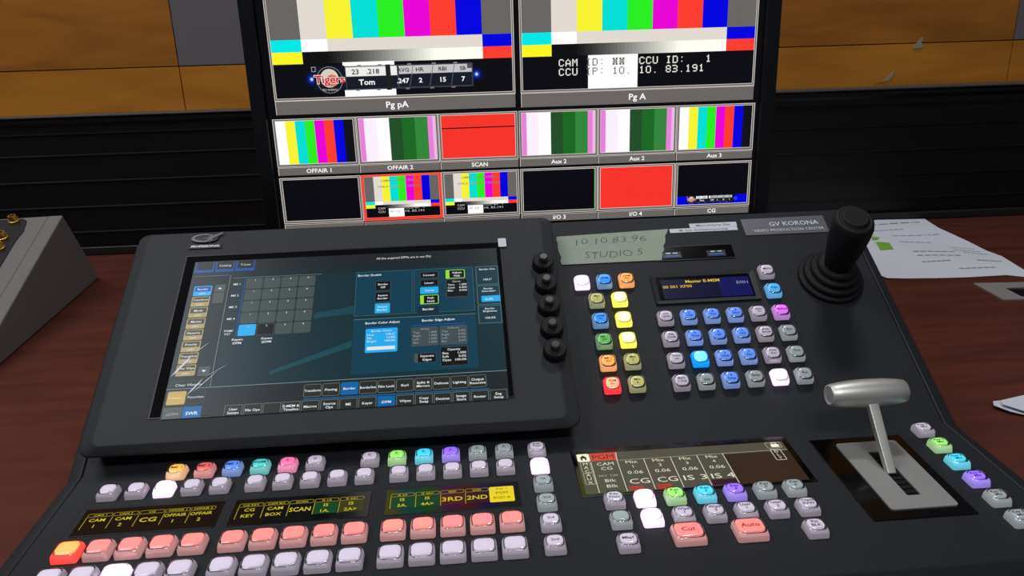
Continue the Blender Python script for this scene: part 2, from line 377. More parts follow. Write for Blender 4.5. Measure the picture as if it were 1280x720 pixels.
for q, (k, t) in enumerate(LP):
    button('macro_button', MU, 131+19*(q % 2), 124.5-19.95*(q//2), k, txt=t, h=6.2)
for i, (k, t) in enumerate((('white', None), ('sky', ['iDPM']), ('tang', ['iDPM', 'Pri']))):
    button('macro_button', MU, 121.6+18.6*i, 143.8, k, txt=t, h=6.2)

# engraved module outlines on the front flat
b = MB(); LN = mat('panel seam', (10, 10, 12), .6)
for x0, x1 in ((-229, -135), (-133, -40), (-38, 57)): b.frame(x0, -10.5, x1, 21.5, .5, LN, .06)
b.build('module_seam', at(MF, 0, 0), CON, weld=False)

# small yellow display strips
def oled(x0, cols, hi=None, refl_tints=None):
    b = MB(); b.box(x0-3, -7, -.2, x0+84, 19.5, .5, GLOSSB); base = b.build('source_display', MF, CON, bevel=.3)
    b = MB(); Y_ = G((222, 204, 40), .85); YD = G((176, 160, 40), .8); cw = 16.
    if refl_tints:  # monitor reflections in the display glass, painted in as glowing patches
        for k, (c0, c1) in refl_tints.items(): b.rect(x0+k*cw+.6, -.8, x0+(k+1)*cw-.2, 10.5, G(c0, c1), .55)
    for k, (a, l1, l2) in enumerate(cols):
        u = x0+k*cw; cx = u+cw/2
        if hi == k:
            b.rrect(u, -1.4, u+cw, 14.8, G((240, 215, 30), .95), .62, r=1); K = G((60, 40, 0), 1.)
            b.text(a, cx, 12.6, 2, K, .7, maxw=12); b.text(l1, cx, 8.2, 2.6, K, .7, maxw=13); b.text(l2, cx, 3.2, 2.4, K, .7, maxw=13)
            continue
        b.rframe(u+.3, 11, u+cw-.3, 14.6, .35, YD, .6, r=1.2); b.text(a, cx, 12.8, 1.9, Y_, .6, maxw=13.2)
        b.line((u+.5, 11), (u+.5, -1), .5, YD, .6)
        if l2: b.text(l1, cx, 7.9, 3.1, Y_, .6, maxw=13.6, bold=.01); b.text(l2, cx, 2, 3.1, Y_, .6, maxw=13.6, bold=.01)
        else: b.text(l1, cx, 5.2, 4.3, Y_, .6, w=13.4 if len(l1) > 2 else 10.4, bold=.015)
    b.build('display_text', MF, base, weld=False)
oled(-221.2, [('CAM 1', 'CAM', '1'), ('CAM 2', 'CAM', '2'), ('CG', 'CG', ''), ('OFFAIR 1', 'OFFAIR', '1'), ('OFFAIR 2', 'OFFAIR', '2')])
oled(-127.2, [('CG KEY', 'CG', 'KEY'), ('CAM BO', 'CAM', 'BOX'), ('SCAN', 'SCAN', ''), ('IS 1A', 'IS', '1A.'), ('IS 2A>', 'IS', '2A>')], refl_tints={3: ((10, 70, 30), .9), 4: ((60, 60, 20), .8)})
oled(-30.6, [('IS 3A', 'IS', '3A.'), ('IS 4A>', 'IS', '4A>'), ('3RD', '3RD', ''), ('2ND', '2ND', ''), ('Key 1', 'PGM', 'BGD A')], hi=4, refl_tints={0: ((8, 60, 28), .9), 1: ((8, 60, 28), .9), 2: ((70, 22, 16), .9), 3: ((50, 16, 12), .9)})

# transition status display
b = MB(); b.box(92.5, -2.5, -.2, 248, 52.5, .6, GLOSSB); sd = b.build('transition_display', MF, CON, bevel=.4)
b = MB(); Wt = G((235, 232, 205), .9); Bk = G((88, 86, 70), .8); Ln = G((190, 186, 160), .8)
b.rect(95.5, 0, 243.5, 46, Bk, .65)
b.rect(197.5, 0, 243.5, 34.5, G((60, 42, 28), .8), .68)  # brown reflection in the glass, painted as a flat glowing patch
b.rrect(96, 36.5, 104.6, 45.8, G((250, 246, 214), 1), .75, r=1.2)
K = G((40, 36, 24), 1)
b.poly([(97.6, 41, .8), (100.3, 44, .8), (103, 41, .8), (102.3, 41, .8), (102.3, 38.2, .8), (98.3, 38.2, .8), (98.3, 41, .8)], K); b.rect(99.5, 38.2, 101.1, 40.2, G((250, 246, 214), 1), .85)
b.rect(105, 36.5, 123.4, 45.6, G((214, 72, 54), .95), .75); b.text('PGM', 114, 41, 5.6, G((96, 26, 22), 1), .85, w=15)
b.line((124, 45.6), (122.8, 35.5), .5, Wt, .8); b.line((123, 35.6), (243, 35.6), .4, Ln, .8)
for xx in (104.6, 122.9, 141.4, 160.1, 178.7, 197): b.line((xx, 35.6), (xx-.4, .6), .45, Wt, .8)
b.rframe(97, 23, 103.8, 36, .4, Ln, .8, r=1); b.rframe(97, 10, 103.8, 22.6, .4, Ln, .8, r=1)
for t, ys in (('MAC', (33.6, 29.4, 25.2)), ('AUX', (20.6, 16.4, 12.2))):
    for ch, yy in zip(t, ys): b.text(ch, 100.4, yy, 3.2, Wt, .85)
b.text('CAM', 114, 32.4, 3.6, Wt, .85, w=11.5); b.text('CG', 114, 27, 3.6, Wt, .85, w=7.6)
b.text('PRV  2.00', 113.6, 18.6, 2.3, Ln, .85, w=12.6); b.text('Blk', 114, 13.2, 3.4, Wt, .85, w=7.4); b.text('Blk', 114, 7.2, 3.4, Wt, .85, w=7.4)
for k, (nm, big) in enumerate((('1', 'CG'), ('2', 'CG'), ('3', 'IS 3'), ('4', 'IS 4'))):
    cx = 132.2+18.7*k
    b.text('Mix', cx, 32.8, 3.4, Wt, .85, w=8); b.text(nm, cx, 27.4, 3.2, Wt, .85); b.text('0.06', cx, 20.6, 3.6, Wt, .85, w=10.4)
    b.text(big, cx+.6, 10.6, 5.6, Wt, .85, w=13.4 if 'CG' in big else 15.6)
    if k < 2: b.rect(cx-8, 1.2, cx+1.5, 4.8, G((206, 64, 40), .9), .85); b.text('READY', cx-3.2, 3, 1.9, G((110, 30, 20), 1), .9)
b.rect(179.2, .6, 196.4, 6.5, G((60, 26, 44), .8), .72)
b.rframe(230.5, 38, 241, 45.4, .4, Ln, .8, r=1); b.rect(233.8, 39.2, 239.4, 42.4, G((250, 246, 214), 1), .85); b.frame(234.6, 42.4, 238.4, 44.6, .5, G((250, 246, 214), 1), .85)
b.rframe(231, 23.5, 238.4, 36.8, .4, Wt, .8, r=1)
for ch, yy in zip('DLY', (33.8, 30, 26.2)): b.text(ch, 234.7, yy, 2.8, Wt, .85)
b.build('display_text', MF, sd, weld=False)

# fader (T-bar)
b = MB(); b.box(263, -45, -.3, 329.3, 45, .7, GLOSSB); fp = b.build('fader_surround', MF, CON, bevel=.4)
b = MB()
so = rr(43.5, 74, 2.5, 4); si = rr(9, 49, .8, 4)
o3 = lambda L_, z_: [(p[0]+300, p[1], z_) for p in L_]
for a_, c_ in ((o3(so, 1.7), o3(si, 1.7)), (o3(so, .7), o3(so, 1.7)), (o3(si, 1.7), o3(si, -1))):
    for i in range(len(a_)): j = (i+1) % len(a_); b.poly([a_[i], a_[j], c_[j], c_[i]], ALU)
b.build('fader_plate', MF, fp)
b = MB(); b.rect(295, -25, 305, 25, BLACK, .75)
for k in range(9): b.box(296+.2*(k % 2), -22+k*5, .8, 303.6, -20+k*5, 1.3, RUBBER)
b.build('brush_slot', MF, fp)
lv0, lv1 = Vector((298, -1, 1)), Vector((298, 34, 36))
ax = (lv1-lv0).normalized(); sd_ = Vector((1, 0, 0)); nn = ax.cross(sd_).normalized()
b = MB(); rings = []
for t, wx, wn_ in ((0, 3, 2.2), (1, 3.6, 2.6)):
    c = lv0.lerp(lv1, t); rings.append([tuple(c + sd_*px + nn*py) for px, py in ((-wx, -wn_), (wx, -wn_), (wx, wn_), (-wx, wn_))])
b.loft(rings, STEEL); lev = b.build('fader_lever', MF, CON, bevel=.6)
b = MB(); hc = Vector((297, 39.5, 39.5)); n = 32; rings = []
for xx, rad in ((-26.4, 5.4), (-27, 5.8), (-27, 6.9), (-26.4, 7.4), (-20, 8.5), (-12, 9.3), (-4, 9.7), (4, 9.7), (12, 9.5), (20, 8.8), (26, 7.8), (27, 7.1), (27, 5.8)):
    rings.append([(hc.x+xx, hc.y+rad*math.cos(2*math.pi*i/n), hc.z+rad*math.sin(2*math.pi*i/n)) for i in range(n)])
b.loft(rings, mat('turned steel', (222, 222, 212), .42, .8), smooth=True); b.build('handle', MF, lev)

# joystick
MJ = at(MU, 332, 137)
b = MB(); rs = []
for rad, z_ in ((27, 0), (27, 2.2), (25.5, 3.4), (23.5, 3.2), (23.5, 4.4), (24, 7), (22.5, 8.8), (19.5, 8.6), (19.5, 10), (20, 12.5), (18.6, 14.2), (15.6, 14), (15.6, 15.4), (16, 17.4), (14, 19.4), (11, 20)): rs.append(ring(rad, z_, 48))
b.loft(rs, RUBBER, smooth=True); jb = b.build('joystick', MJ, CON)
b = MB(); rs = []
for rad, z_ in ((10.5, 17), (11.5, 24), (13.2, 34), (15, 48), (15.9, 60), (15.9, 67), (14.8, 71.4), (12.4, 73), (12, 72.6), (10.6, 73), (10.2, 74.6), (9, 75.4), (8.2, 75)):
    k = (z_-17)/58; rs.append(ring(rad, z_, 48, -6*k, 1*k))
b.loft(rs, RUBBER, smooth=True); b.build('grip', MJ, jb)

# memory display, USB window, name plate
b = MB(); o1 = rr(88.5, 31.5, 1, 2); i1 = rr(80, 24, .6, 2)
c0 = (224, 134.4)
A = lambda L_, z_: [(p[0]+c0[0], p[1]+c0[1], z_) for p in L_]
for a_, c_ in ((A(o1, 0), A(o1, 1.2)), (A(o1, 1.2), A(i1, .4)), (A(i1, .4), A(i1, -.2))):
    for i in range(len(a_)): j = (i+1) % len(a_); b.poly([a_[i], a_[j], c_[j], c_[i]], PANELD)
b.rect(184, 122.4, 264, 146.4, GLOSSB, .1); ed = b.build('memory_display', MU, CON)
b = MB(); b.rect(187.5, 123.5, 262.5, 143.5, G((10, 10, 46), 1), .3); b.rect(236, 123.5, 262.5, 143.5, G((16, 16, 84), 1), .32)
YE = G((216, 184, 50), 1)
b.text('Master E-MEM', 223, 141, 2.9, YE, .4, w=29, bold=.02); b.text('00 001 XF00', 188.5, 136.2, 2.9, YE, .4, w=24.5, align='l', bold=.01); b.text('E001', 261, 137.6, 2.9, G((150, 150, 170), 1), .4, w=9.6, align='r')
b.build('display_text', MU, ed, weld=False)
b = MB(); b.rect(190, 164.2, 258.3, 180, GLOSSB, .3); b.frame(190, 164.2, 258.3, 180, .8, BLACK, .5); ub = b.build('port_window', MU, CON)
for xx in (203, 242):
    b = MB(); b.box(xx-8, 166.4, .35, xx+8, 173, 1.0, mat('dark port shell', (60, 62, 66), .35, .7)); b.box(xx-7.2, 167, .9, xx+7.2, 172.4, 1.1, BLACK); b.box(xx-6.4, 167.6, 1.05, xx+6.4, 169.6, 1.3, mat('blue port tongue', (30, 60, 120), .4, emit=(40, 80, 150), es=.3))
    b.box(xx-5, 171, 1.1, xx-1, 171.8, 1.5, STEEL); b.box(xx+1, 171, 1.1, xx+5, 171.8, 1.5, STEEL)
    b.build('port', MU, ub)
b = MB(); NP = mat('name plate silver', (104, 102, 110), .42, .35); b.poly([(273.4, 188.6, .5), (349, 188.2, .5), (349, 208.2, .5), (273.2, 207.6, .5)], NP); b.poly([(273.4, 188.6, 0), (349, 188.2, 0), (349, 188.2, .5), (273.4, 188.6, .5)], NP)
b.text('GV KORONA', 342.5, 200.6, 4.9, WHITE, .6, w=45, align='r', bold=.01); b.text('VIDEO PRODUCTION CENTER', 345.5, 193.4, 3, WHITE, .6, w=64, align='r')
b.build('name_plate', MU, CON, weld=False)

# ------------------------------------------------------------------ touchscreen unit
TS = empty('touchscreen_panel', 'tilted charcoal touchscreen with blue menus and five black knobs, mounted over the console left half', 'touchscreen', frame((-70, 150, 30), X, (0, 1, 0)))
def TL(x0, y0, x1, y1, r_, z_): return [((x0+x1)/2+p[0], (y0+y1)/2+p[1], z_) for p in rr(x1-x0, y1-y0, r_, 5)]
b = MB()
b.loft([TL(-238, 12, 94, 200, 6, -19.4), TL(-241, 8, 99, 204, 7, -9), TL(-243.5, 5.5, 101.5, 207.5, 8, -6), TL(-243, 6.5, 101, 206.6, 8, -4), TL(-233, 11, 91, 202.6, 6, 0)], TABP, smooth=False)
b.build('housing', MT, TS, bevel=.9, angle=20)
b = MB(); 
b.rect(-198.5, 30, 55.4, 176.6, mat('black screen border', (6, 6, 8), .6, spec=.04), .25); b.frame(-199.4, 29.2, 56.2, 177.4, 1, BLACK, .5)
LNT = mat('engraved line', (16, 17, 18), .6)
for s_ in (149.5, 127.8, 106.5, 85.6, 65.5): b.line((57, s_+.4), (80, s_+.4), .5, LNT, .06)
b.line((90.2, 12), (90.2, 202), .5, LNT, .1); b.line((-232.4, 12), (-232.4, 202), .5, LNT, .1)
sg = b.build('screen_glass', MT, TS, weld=False)
b = MB()
BG = TG((20, 36, 42), 1); TE = TG((8, 46, 60), 1); TE2 = TG((6, 58, 78), 1); DK = TG((26, 34, 38), 1); LN_ = TG((120, 150, 155), .9); BT = TG((62, 72, 70), 1); GB = TG((74, 82, 80), 1); WT = TG((225, 230, 232), 1)
BLU = TG((0, 96, 160), 1); CY = TG((30, 170, 235), 1); TAN = TG((176, 160, 110), .9); KK = TG((8, 10, 12), 1); LIM = TG((150, 220, 40), 1)
b.rect(-191, 28.2, 52, 170.4, BG, .5)
b.rect(-191, 160, 52, 170.4, DK, .55)
b.rect(-158, 53, 52, 152, TG((12, 44, 52), 1), .56)
b.poly([(-120, 60, .57), (-62, 80, .57), (-62, 86, .57), (-120, 63, .57)], TG((14, 70, 82), 1)); b.poly([(-92, 108, .57), (-62, 111, .57), (-62, 118, .57), (-92, 113, .57)], TG((14, 66, 78), 1))
for k, t in enumerate(('', 'Catalog', 'T-Line')):
    u = -190+16*k; b.rect(u, 158.8, u+15, 169.4, TG((14, 76, 150), 1), .6); b.rect(u+1.2, 161.6, u+13.8, 169.4, DK, .62)
    if t: b.text(t, u+7.5, 165.4, 2, WT, .66)
b.text('All the acquired DPMs are in use (9s)', -24, 165, 2.3, WT, .66, w=44)
b.rect(-189, 155, -162, 155.3, LN_, .6); b.rect(-158, 151.6, -89, 151.9, LN_, .6)
side = ['Border', 'Transform', 'Mode', 'Mattes', 'Patterns', 'Priority', 'Transition', 'User Wipe']
for k, t in enumerate(side):
    yy = 145.2-10.4*k
    b.rrect(-187.2, yy-9.6, -173.4, yy, CY if k == 0 else TAN, .6, r=.8); b.rect(-186.4, yy-5.4, -174.2, yy-.7, TG((14, 80, 160), 1) if k == 0 else TG((70, 66, 52), 1), .63)
    b.text(t, -180.3, yy-3.1, 1.9, WT, .66, maxw=11.6, bold=.01); b.text('iDPM', -180.3, yy-7.6, 1.5, WT, .66, maxw=9)
for y0, y1 in ((138.6, 146), (127.4, 138), (62, 70)): b.rrect(-171.4, y0, -163, y1, GB, .6, r=.8)
b.poly([(-169, 141.4, .66), (-165.6, 141.4, .66), (-167.3, 143, .66)], WT); b.poly([(-169, 67, .66), (-165.6, 67, .66), (-167.3, 65.2, .66)], WT)
b.rframe(-189, 52, -163, 58.6, .4, GB, .6, r=1); b.text('Clear History', -176, 55.3, 2.2, WT, .66)
b.rrect(-189.2, 39.4, -176.4, 50.2, TG((190, 166, 92), 1), .6, r=1); b.text('History', -182.8, 45, 2, TG((240, 220, 150), 1), .66)
b.rframe(-175.8, 39.4, -163, 50.2, .4, GB, .6, r=1); b.text('Favorites', -169.4, 45, 2, WT, .66, maxw=11.4)
b.rect(-190, 28.4, -177, 37.4, GB, .6); b.text('eDPM', -183.5, 32, 2.2, TG((160, 165, 165), 1), .66); b.rect(-176.6, 28.4, -163.6, 37.4, BLU, .6); b.text('SWR', -170, 32, 2.6, WT, .66, bold=.02)
for r_ in range(5):
    for c_ in range(4):
        u = -147.6+13.7*c_; v = 150.6-11.2*r_
        m_ = CY if (r_ == 4 and c_ == 0) else KK if (r_ == 4 and c_ == 1) else TG((66, 78, 76), 1)
        b.rrect(u, v-10.4, u+12.9, v, m_, .6, r=1.2); b.text(str(c_+1), u+7, v-1.8, 1.7, WT, .66)
        if r_ == 4 and c_ == 1: b.rframe(u, v-10.4, u+12.9, v, .3, GB, .63, r=1.2)
    b.text(('ME 1', 'ME 2', 'ME 3', 'ME 4', 'PGM/')[r_], -154.6, 145.4-11.2*r_, 1.9, WT, .66, bold=.01)
b.text('PST', -155, 97.6, 1.9, WT, .66); b.rect(-149, 95, -148.5, 150, TG((16, 80, 180), 1), .62)
b.text('Keyers', -147, 92.4, 1.9, WT, .66, bold=.02); b.text('iDPM', -147, 89.2, 1.9, WT, .66, bold=.02); b.text('Keyers', -125.4, 92.2, 1.9, WT, .66, bold=.02); b.text('2DPM', -125.4, 89, 1.9, WT, .66, bold=.02)
b.rect(-161, 53, -160.6, 155, LN_, .58)
# right groups
b.rect(-61.4, 108, -17, 151.5, TE2, .6); b.frame(-61.4, 108, -17, 151.5, .3, TG((60, 110, 120), 1), .62)
b.text('Border Enable', -60, 148, 2.1, WT, .66, align='l', bold=.01)
for (y0, y1, t1, t2, m_) in ((131.8, 141.4, 'Border', 'Off', KK), (120.8, 130.4, 'Square', 'Border', KK), (109.6, 119.4, 'Round', 'Border', CY)):
    b.rrect(-46, y0, -34, y1, m_, .63, r=1); b.rframe(-46, y0, -34, y1, .3, GB, .64, r=1); b.text(t1, -40, (y0+y1)/2+1.5, 1.8, WT, .68, bold=.015); b.text(t2, -40, (y0+y1)/2-1.5, 1.8, WT, .68, bold=.015)
b.rect(-15.8, 108, 31.4, 151.5, TE2, .6); b.frame(-15.8, 108, 31.4, 151.5, .3, TG((60, 110, 120), 1), .62); b.rect(-13, 107.8, 3.6, 114.4, TG((10, 42, 54), 1), .63)
for (y0, y1, t1, m_) in ((142, 148.4, 'S-Linear', KK), (134, 140.4, 'Linear', KK), (126.4, 133, 'Curve', CY), (116.2, 125.2, '', LIM)):
    b.rrect(-10.8, y0, 3.6, y1, m_, .63, r=.9)
    if m_ is KK: b.rframe(-10.8, y0, 3.6, y1, .3, GB, .65, r=.9)
    if m_ is LIM:
        b.rect(-8, y0+.6, 3, y1-.6, KK, .66); b.text('Path', -2.6, 122.2, 1.9, WT, .68, bold=.015); b.text('Hold', -2.6, 119, 1.9, WT, .68, bold=.015)
    else: b.text(t1, -3.6, (y0+y1)/2, 1.9, WT, .68, bold=.01)
b.text('Border', -4.6, 111.4, 2, WT, .68, bold=.02)
b.rrect(9.6, 140.4, 25, 149.4, LIM, .63, r=.9); b.rect(12.6, 141, 24.4, 148.8, KK, .66); b.text('Adjust', 18.6, 146.4, 1.9, WT, .68, bold=.015); b.text('Path', 18.6, 143.2, 1.9, WT, .68, bold=.015)
b.rrect(9.8, 121.8, 27, 139.4, KK, .63, r=.9); b.rframe(9.8, 121.8, 27, 139.4, .3, GB, .65, r=.9); b.text('Curve', 18, 137.4, 1.7, WT, .68)
for k, (a, c) in enumerate((('Tens', '1.000'), ('Cont', '0.000'), ('Bias', '0.000'))): b.text(a, 11, 134.2-2.9*k, 1.8, WT, .68, align='l', bold=.01); b.text(c, 26, 134.2-2.9*k, 1.8, WT, .68, align='r', bold=.01)
for (y0, y1, t1, t2, v) in ((132.6, 151.4, 'Border Hue', '', '100.5°'), (113, 131.6, 'Border', 'Saturation', '16.8%'), (95, 112, 'Border', 'Brightness', '100.0%')):
    b.rect(33.8, y0, 51.8, y1, TG((10, 52, 66), 1), .6); b.frame(33.8, y0, 51.8, y1, .35, TG((90, 130, 135), 1), .62)
    b.text(t1, 43, y1-3, 1.7, WT, .68, bold=.01); 
    if t2: b.text(t2, 43, y1-5.4, 1.7, WT, .68, bold=.01)
    if v == '16.8%': b.rect(37, 115.6, 51.8, 121.4, CY, .65)
    b.text(v, 43, y0+5.2, 1.9, WT, .68, bold=.01)
b.rect(-61.4, 56, 31.6, 105, TE2, .6); b.rect(-61.4, 104.6, 31.6, 105, TG((90, 130, 135), 1), .62)
b.text('Border Color Adjust', -39.5, 101, 2.1, WT, .66, w=26, bold=.015); b.text('Border Edge Adjust', 3, 100.8, 2.1, WT, .66, w=25, bold=.015)
b.rect(-52, 96.4, -28, 96.9, TG((16, 80, 180), 1), .63); b.rect(-17.6, 96.2, 24.4, 96.7, TG((16, 80, 180), 1), .63)
b.rrect(-52, 74, -28, 95.6, CY, .63, r=1); b.text('Border Color', -40, 93.4, 1.8, WT, .68)
for k, (a, c) in enumerate((('Hue', '100.5°'), ('Sat', '16.8%'), ('Bright', '100.0%'))): b.text(a, -50.6, 90-2.9*k, 1.9, WT, .68, align='l'); b.text(c, -29.6, 90-2.9*k, 1.9, WT, .68, align='r')
b.rect(-50.6, 76.2, -29.8, 79.2, WT, .67)
for (u0, u1, t, vals) in ((-17.5, 2.6, 'Width', (('Top', '1.000'), ('Right', '1.000'), ('Left', '1.000'), ('Bot', '1.000'))), (3.8, 24.4, 'Softness', (('Top', '0.0%'), ('Right', '0.0%'), ('Left', '0.0%'), ('Bot', '0.0%')))):
    b.rrect(u0, 77.4, u1, 94.8, TG((62, 76, 80), 1), .63, r=1); b.rframe(u0, 77.4, u1, 94.8, .3, GB, .65, r=1); LG = TG((150, 160, 162), 1); b.text(t, (u0+u1)/2, 92.8, 1.7, LG, .68)
    for k, (a, c) in enumerate(vals): b.text(a, u0+1.4, 89.8-3*k, 1.9, LG, .68, align='l'); b.text(c, u1-1.2, 89.8-3*k, 1.9, LG, .68, align='r')
b.rrect(-15.7, 62.8, .8, 71, KK, .63, r=.8); b.rect(-15.2, 63.2, -12.8, 70.6, GB, .66); b.text('Separate', -6, 68.6, 1.9, WT, .68, bold=.01); b.text('Edges', -6, 65.4, 1.9, WT, .68, bold=.01); b.rframe(-15.7, 62.8, .8, 71, .3, GB, .67, r=.8)
b.rrect(3.8, 58.8, 24.2, 75.6, KK, .63, r=.8); b.rframe(3.8, 58.8, 24.2, 75.6, .3, GB, .66, r=.8); b.text('Opacity', 14, 73.2, 2, WT, .68, bold=.01)
for k, (a, c) in enumerate((('Size', '1.000'), ('Soft', '0.0%'), ('Opac', '100.0%'))): b.text(a, 5.2, 70-3*k, 2, WT, .68, align='l', bold=.01); b.text(c, 23, 70-3*k, 2, WT, .68, align='r', bold=.01)
b.rect(-191, 52.1-.2, 52, 52.4, LN_, .62); b.rect(-158, 28.2, 52, 51.9, DK, .6); b.rect(-94, 37.3, 38.5, 38.1, BLU, .63)
t1 = ['Transform', 'Pinning', 'Border', 'Borderline', 'Film Look', 'Kurl', 'Splits &/Mirrors', 'Defocus', 'Lighting', 'Output/Recursive']
for k, t in enumerate(t1):
    u = -94+13.12*k; b.rrect(u, 39.4, u+12.4, 49.8, BLU if k == 2 else TG((34, 40, 36), 1), .64, r=1.2); b.rframe(u, 39.4, u+12.4, 49.8, .35, BLU if k == 2 else TG((110, 118, 112), 1), .65, r=1.2)
    ps = t.split('/')
    for q, s_ in enumerate(ps): b.text(s_, u+6.2, 44.6+((len(ps)-1)/2-q)*2.9, 2, WT, .68, maxw=11.4, bold=.015)
t2 = ['User/Setups', 'File Ops', '', 'E-MEM &/Timeline', 'Macros', 'Source/Ops', 'ME', 'Keyer', 'iDPM', 'Wipes', 'Copy/Swap', 'Devices', 'Image/Store', 'Router', 'Eng/Setup']
for k, t in enumerate(t2):
    u = -147.8+13.3*k; c_ = BLU if k == 8 else TG((34, 40, 36), 1); e_ = c_ if k == 8 else TG((110, 118, 112), 1)
    b.rect(u, 28.4, u+12.4, 36.6, c_, .64)
    b.rect(u, 36.2, u+12.4, 36.6, e_, .65); b.rect(u, 28.4, u+.35, 36.6, e_, .65); b.rect(u+12.05, 28.4, u+12.4, 36.6, e_, .65)
    ps = t.split('/')
    for q, s_ in enumerate(ps):
        if s_: b.text(s_, u+6.2, 31.8+((len(ps)-1)/2-q)*2.8, 2, WT, .68, maxw=11.4, bold=.015)
b.build('menu_screen', MT, TS, weld=False)
# logo badge
b = MB(); CH = mat('dark chrome badge', (70, 66, 70), .25, .8)
n = 20
el = lambda a_, c_, cx, cy, z_, t0, t1, nn: [(cx+a_*math.cos(R(t0+(t1-t0)*i/nn)), cy+c_*math.sin(R(t0+(t1-t0)*i/nn)), z_) for i in range(nn+1)]
b.loft([el(11, 5.2, -187, 195.2, .1, 0, 360, 23)[:-1], el(10.4, 4.8, -187, 195.2, 1.2, 0, 360, 23)[:-1]], BLACK)
o_ = el(9.6, 4.6, -188.6, 195.4, 1.5, 35, 335, 18); i_ = el(7.2, 2.9, -188.2, 195.6, 1.5, 35, 335, 18)
for k in range(18): b.poly([o_[k], o_[k+1], i_[k+1], i_[k]], CH)
b.poly([(-190, 193.2, 1.6), (-183, 197, 1.6), (-173, 201.6, 1.6), (-173.4, 199.2, 1.6), (-182, 193.4, 1.6), (-186.2, 190.4, 1.6), (-187.4, 191.6, 1.6), (-183.6, 195, 1.6)], CH)
b.box(-199, 184.6, .1, -172.8, 189, .9, BLACK); b.text('PROFESSIONAL', -185.6, 186.9, 2.2, mat('badge silver', (180, 176, 176), .3, .6), 1.0, w=23, bold=.02)
b.build('badge', MT, TS, weld=False)
# knobs
kb = MB(); kb.loft([ring(8.9, 0, 40, wob=-.5), ring(8.9, 7.2, 40, wob=-.5), ring(7.8, 8.4, 40)], RUBBER)
kn = MB(); kn.loft([ring(3.6, 8.2, 24), ring(3.4, 12.4, 24), ring(2.6, 13.2, 24)], mat('knob cap satin', (52, 54, 56), .35), smooth=True)
k0 = None
for s_ in (149.0, 127.2, 105.8, 84.8, 64.8):
    Mk = at(MT, 88.6, s_)
    if k0 is None: k0 = kb.build('rotary_knob', Mk, TS); c0_ = kn.build('knob_cap', Mk, k0)
    else: k = copy(k0, Mk, TS); copy(c0_, Mk, k)

# protective film with its tab and creases
b = MB()
def crease(p, q, w_, hgt, m):
    d = Vector((q[0]-p[0], q[1]-p[1])); nn_ = Vector((-d.y, d.x)).normalized()*w_*.4; L_ = []
    P = [(p[0]+d.x*t+nn_.x*k, p[1]+d.y*t+nn_.y*k) for t, k in ((0, .1), (.3, -.8), (.7, -1), (1, 0), (.75, .5), (.35, 1))]
    b.loft([[(x_, y_, .72) for x_, y_ in P], [(x_, y_, .9) for x_, y_ in P]], m)
CR = mat('film crease white glare', (215, 220, 225), .3)  # white stands for lamp glare along the creases, besides stress whitening
crease((-190, 62), (-177.5, 81), 2.6, .5, CR); crease((-176, 46), (-166.6, 60), 1.6, .5, CR); crease((-172.5, 48), (-157, 66), .8, .4, CR); crease((-166.6, 60), (-150, 71.5), .4, .3, CR); crease((-177.5, 81), (-166, 92), .6, .3, CR)
o = b.build('film_crease', MT, TS, weld=False); o['label'] = 'creases with painted white glare in the clear film on the screen'
b = MB(); b.loft([[(p[0]+57.2, p[1]+175.4, z_) for p in rr(6.6, 9.2, .6, 2)] for z_ in (1.15, 1.45)], WHITE); o = b.build('film_tab', MT, None); tag(o, 'small white adhesive tab at the top right corner of the touchscreen', 'tape')

# tape and stickers on the raised section
def rough_edge(x0, y0, x1, y1, n_, amp, vertical):
    return [(x0+(x1-x0)*i/n_ + (random.uniform(-amp, amp) if vertical else 0), y0+(y1-y0)*i/n_ + (0 if vertical else random.uniform(-amp, amp))) for i in range(1, n_)]
TP = mat('pale green masking tape', (158, 168, 150), .75, spec=.2, bump=.4, bscale=300, vary=.08, vscale=120); INK = mat('pencil ink', (92, 96, 92), .7)
out = [(107.5, 165.5)] + [(193.5, 165.3)] + rough_edge(193.5, 165.3, 205.5, 200, 9, 1.2, True) + [(206, 200.2), (106.6, 197.2)] + rough_edge(106.6, 197.2, 107.5, 165.5, 8, .8, True)
b = MB(); b.loft([[(q[0], q[1], z_) for q in out] for z_ in (.15, .55)], TP)
def hand(t, x_, y_, h_, w_):
    vs, fs = text_mesh(t, -.012); a0 = min(v[0] for v in vs); a1 = max(v[0] for v in vs); sx_ = w_/(a1-a0); sy_ = h_/.729; bb = len(b.v); k_ = b.mi(INK)
    for v in vs:
        X_ = x_+(v[0]-a0)*sx_+ (v[1]*sy_)*.18; Y_ = y_+v[1]*sy_ + .8*math.sin(X_*.4) + .02*(X_-x_)
        b.v.append((X_, Y_, .6))
    for f in fs: b.f.append(tuple(bb+i for i in f)); b.m.append(k_); b.sm.append(False)
hand('10.10.83.96', 122, 186.4, 7, 62); hand('STUDIO 5', 128, 170.6, 7.6, 50)
o = b.build('masking_tape', MU, None, weld=False); tag(o, 'torn strip of pale masking tape with handwritten numbers above the left buttons', 'tape')
for (x0, y0, x1, y1, t, lb) in ((226, 200.4, 268.6, 205.4, 'MacroName Size', 'short white printed sticker, the upper one, below the monitor'), (207.2, 195.6, 268, 200.2, 'M  Sue  Kiriasakanporntep', 'long white printed sticker, the lower one, touching the masking tape')):
    b = MB(); b.box(x0, y0, .1, x1, y1, .35, WHITE); b.text(t, (x0+x1)/2, (y0+y1)/2, 2.3, INK, .4, w=(x1-x0)*.72, bold=.01); o = b.build('label_sticker', MU, None, weld=False); tag(o, lb, 'sticker', None)

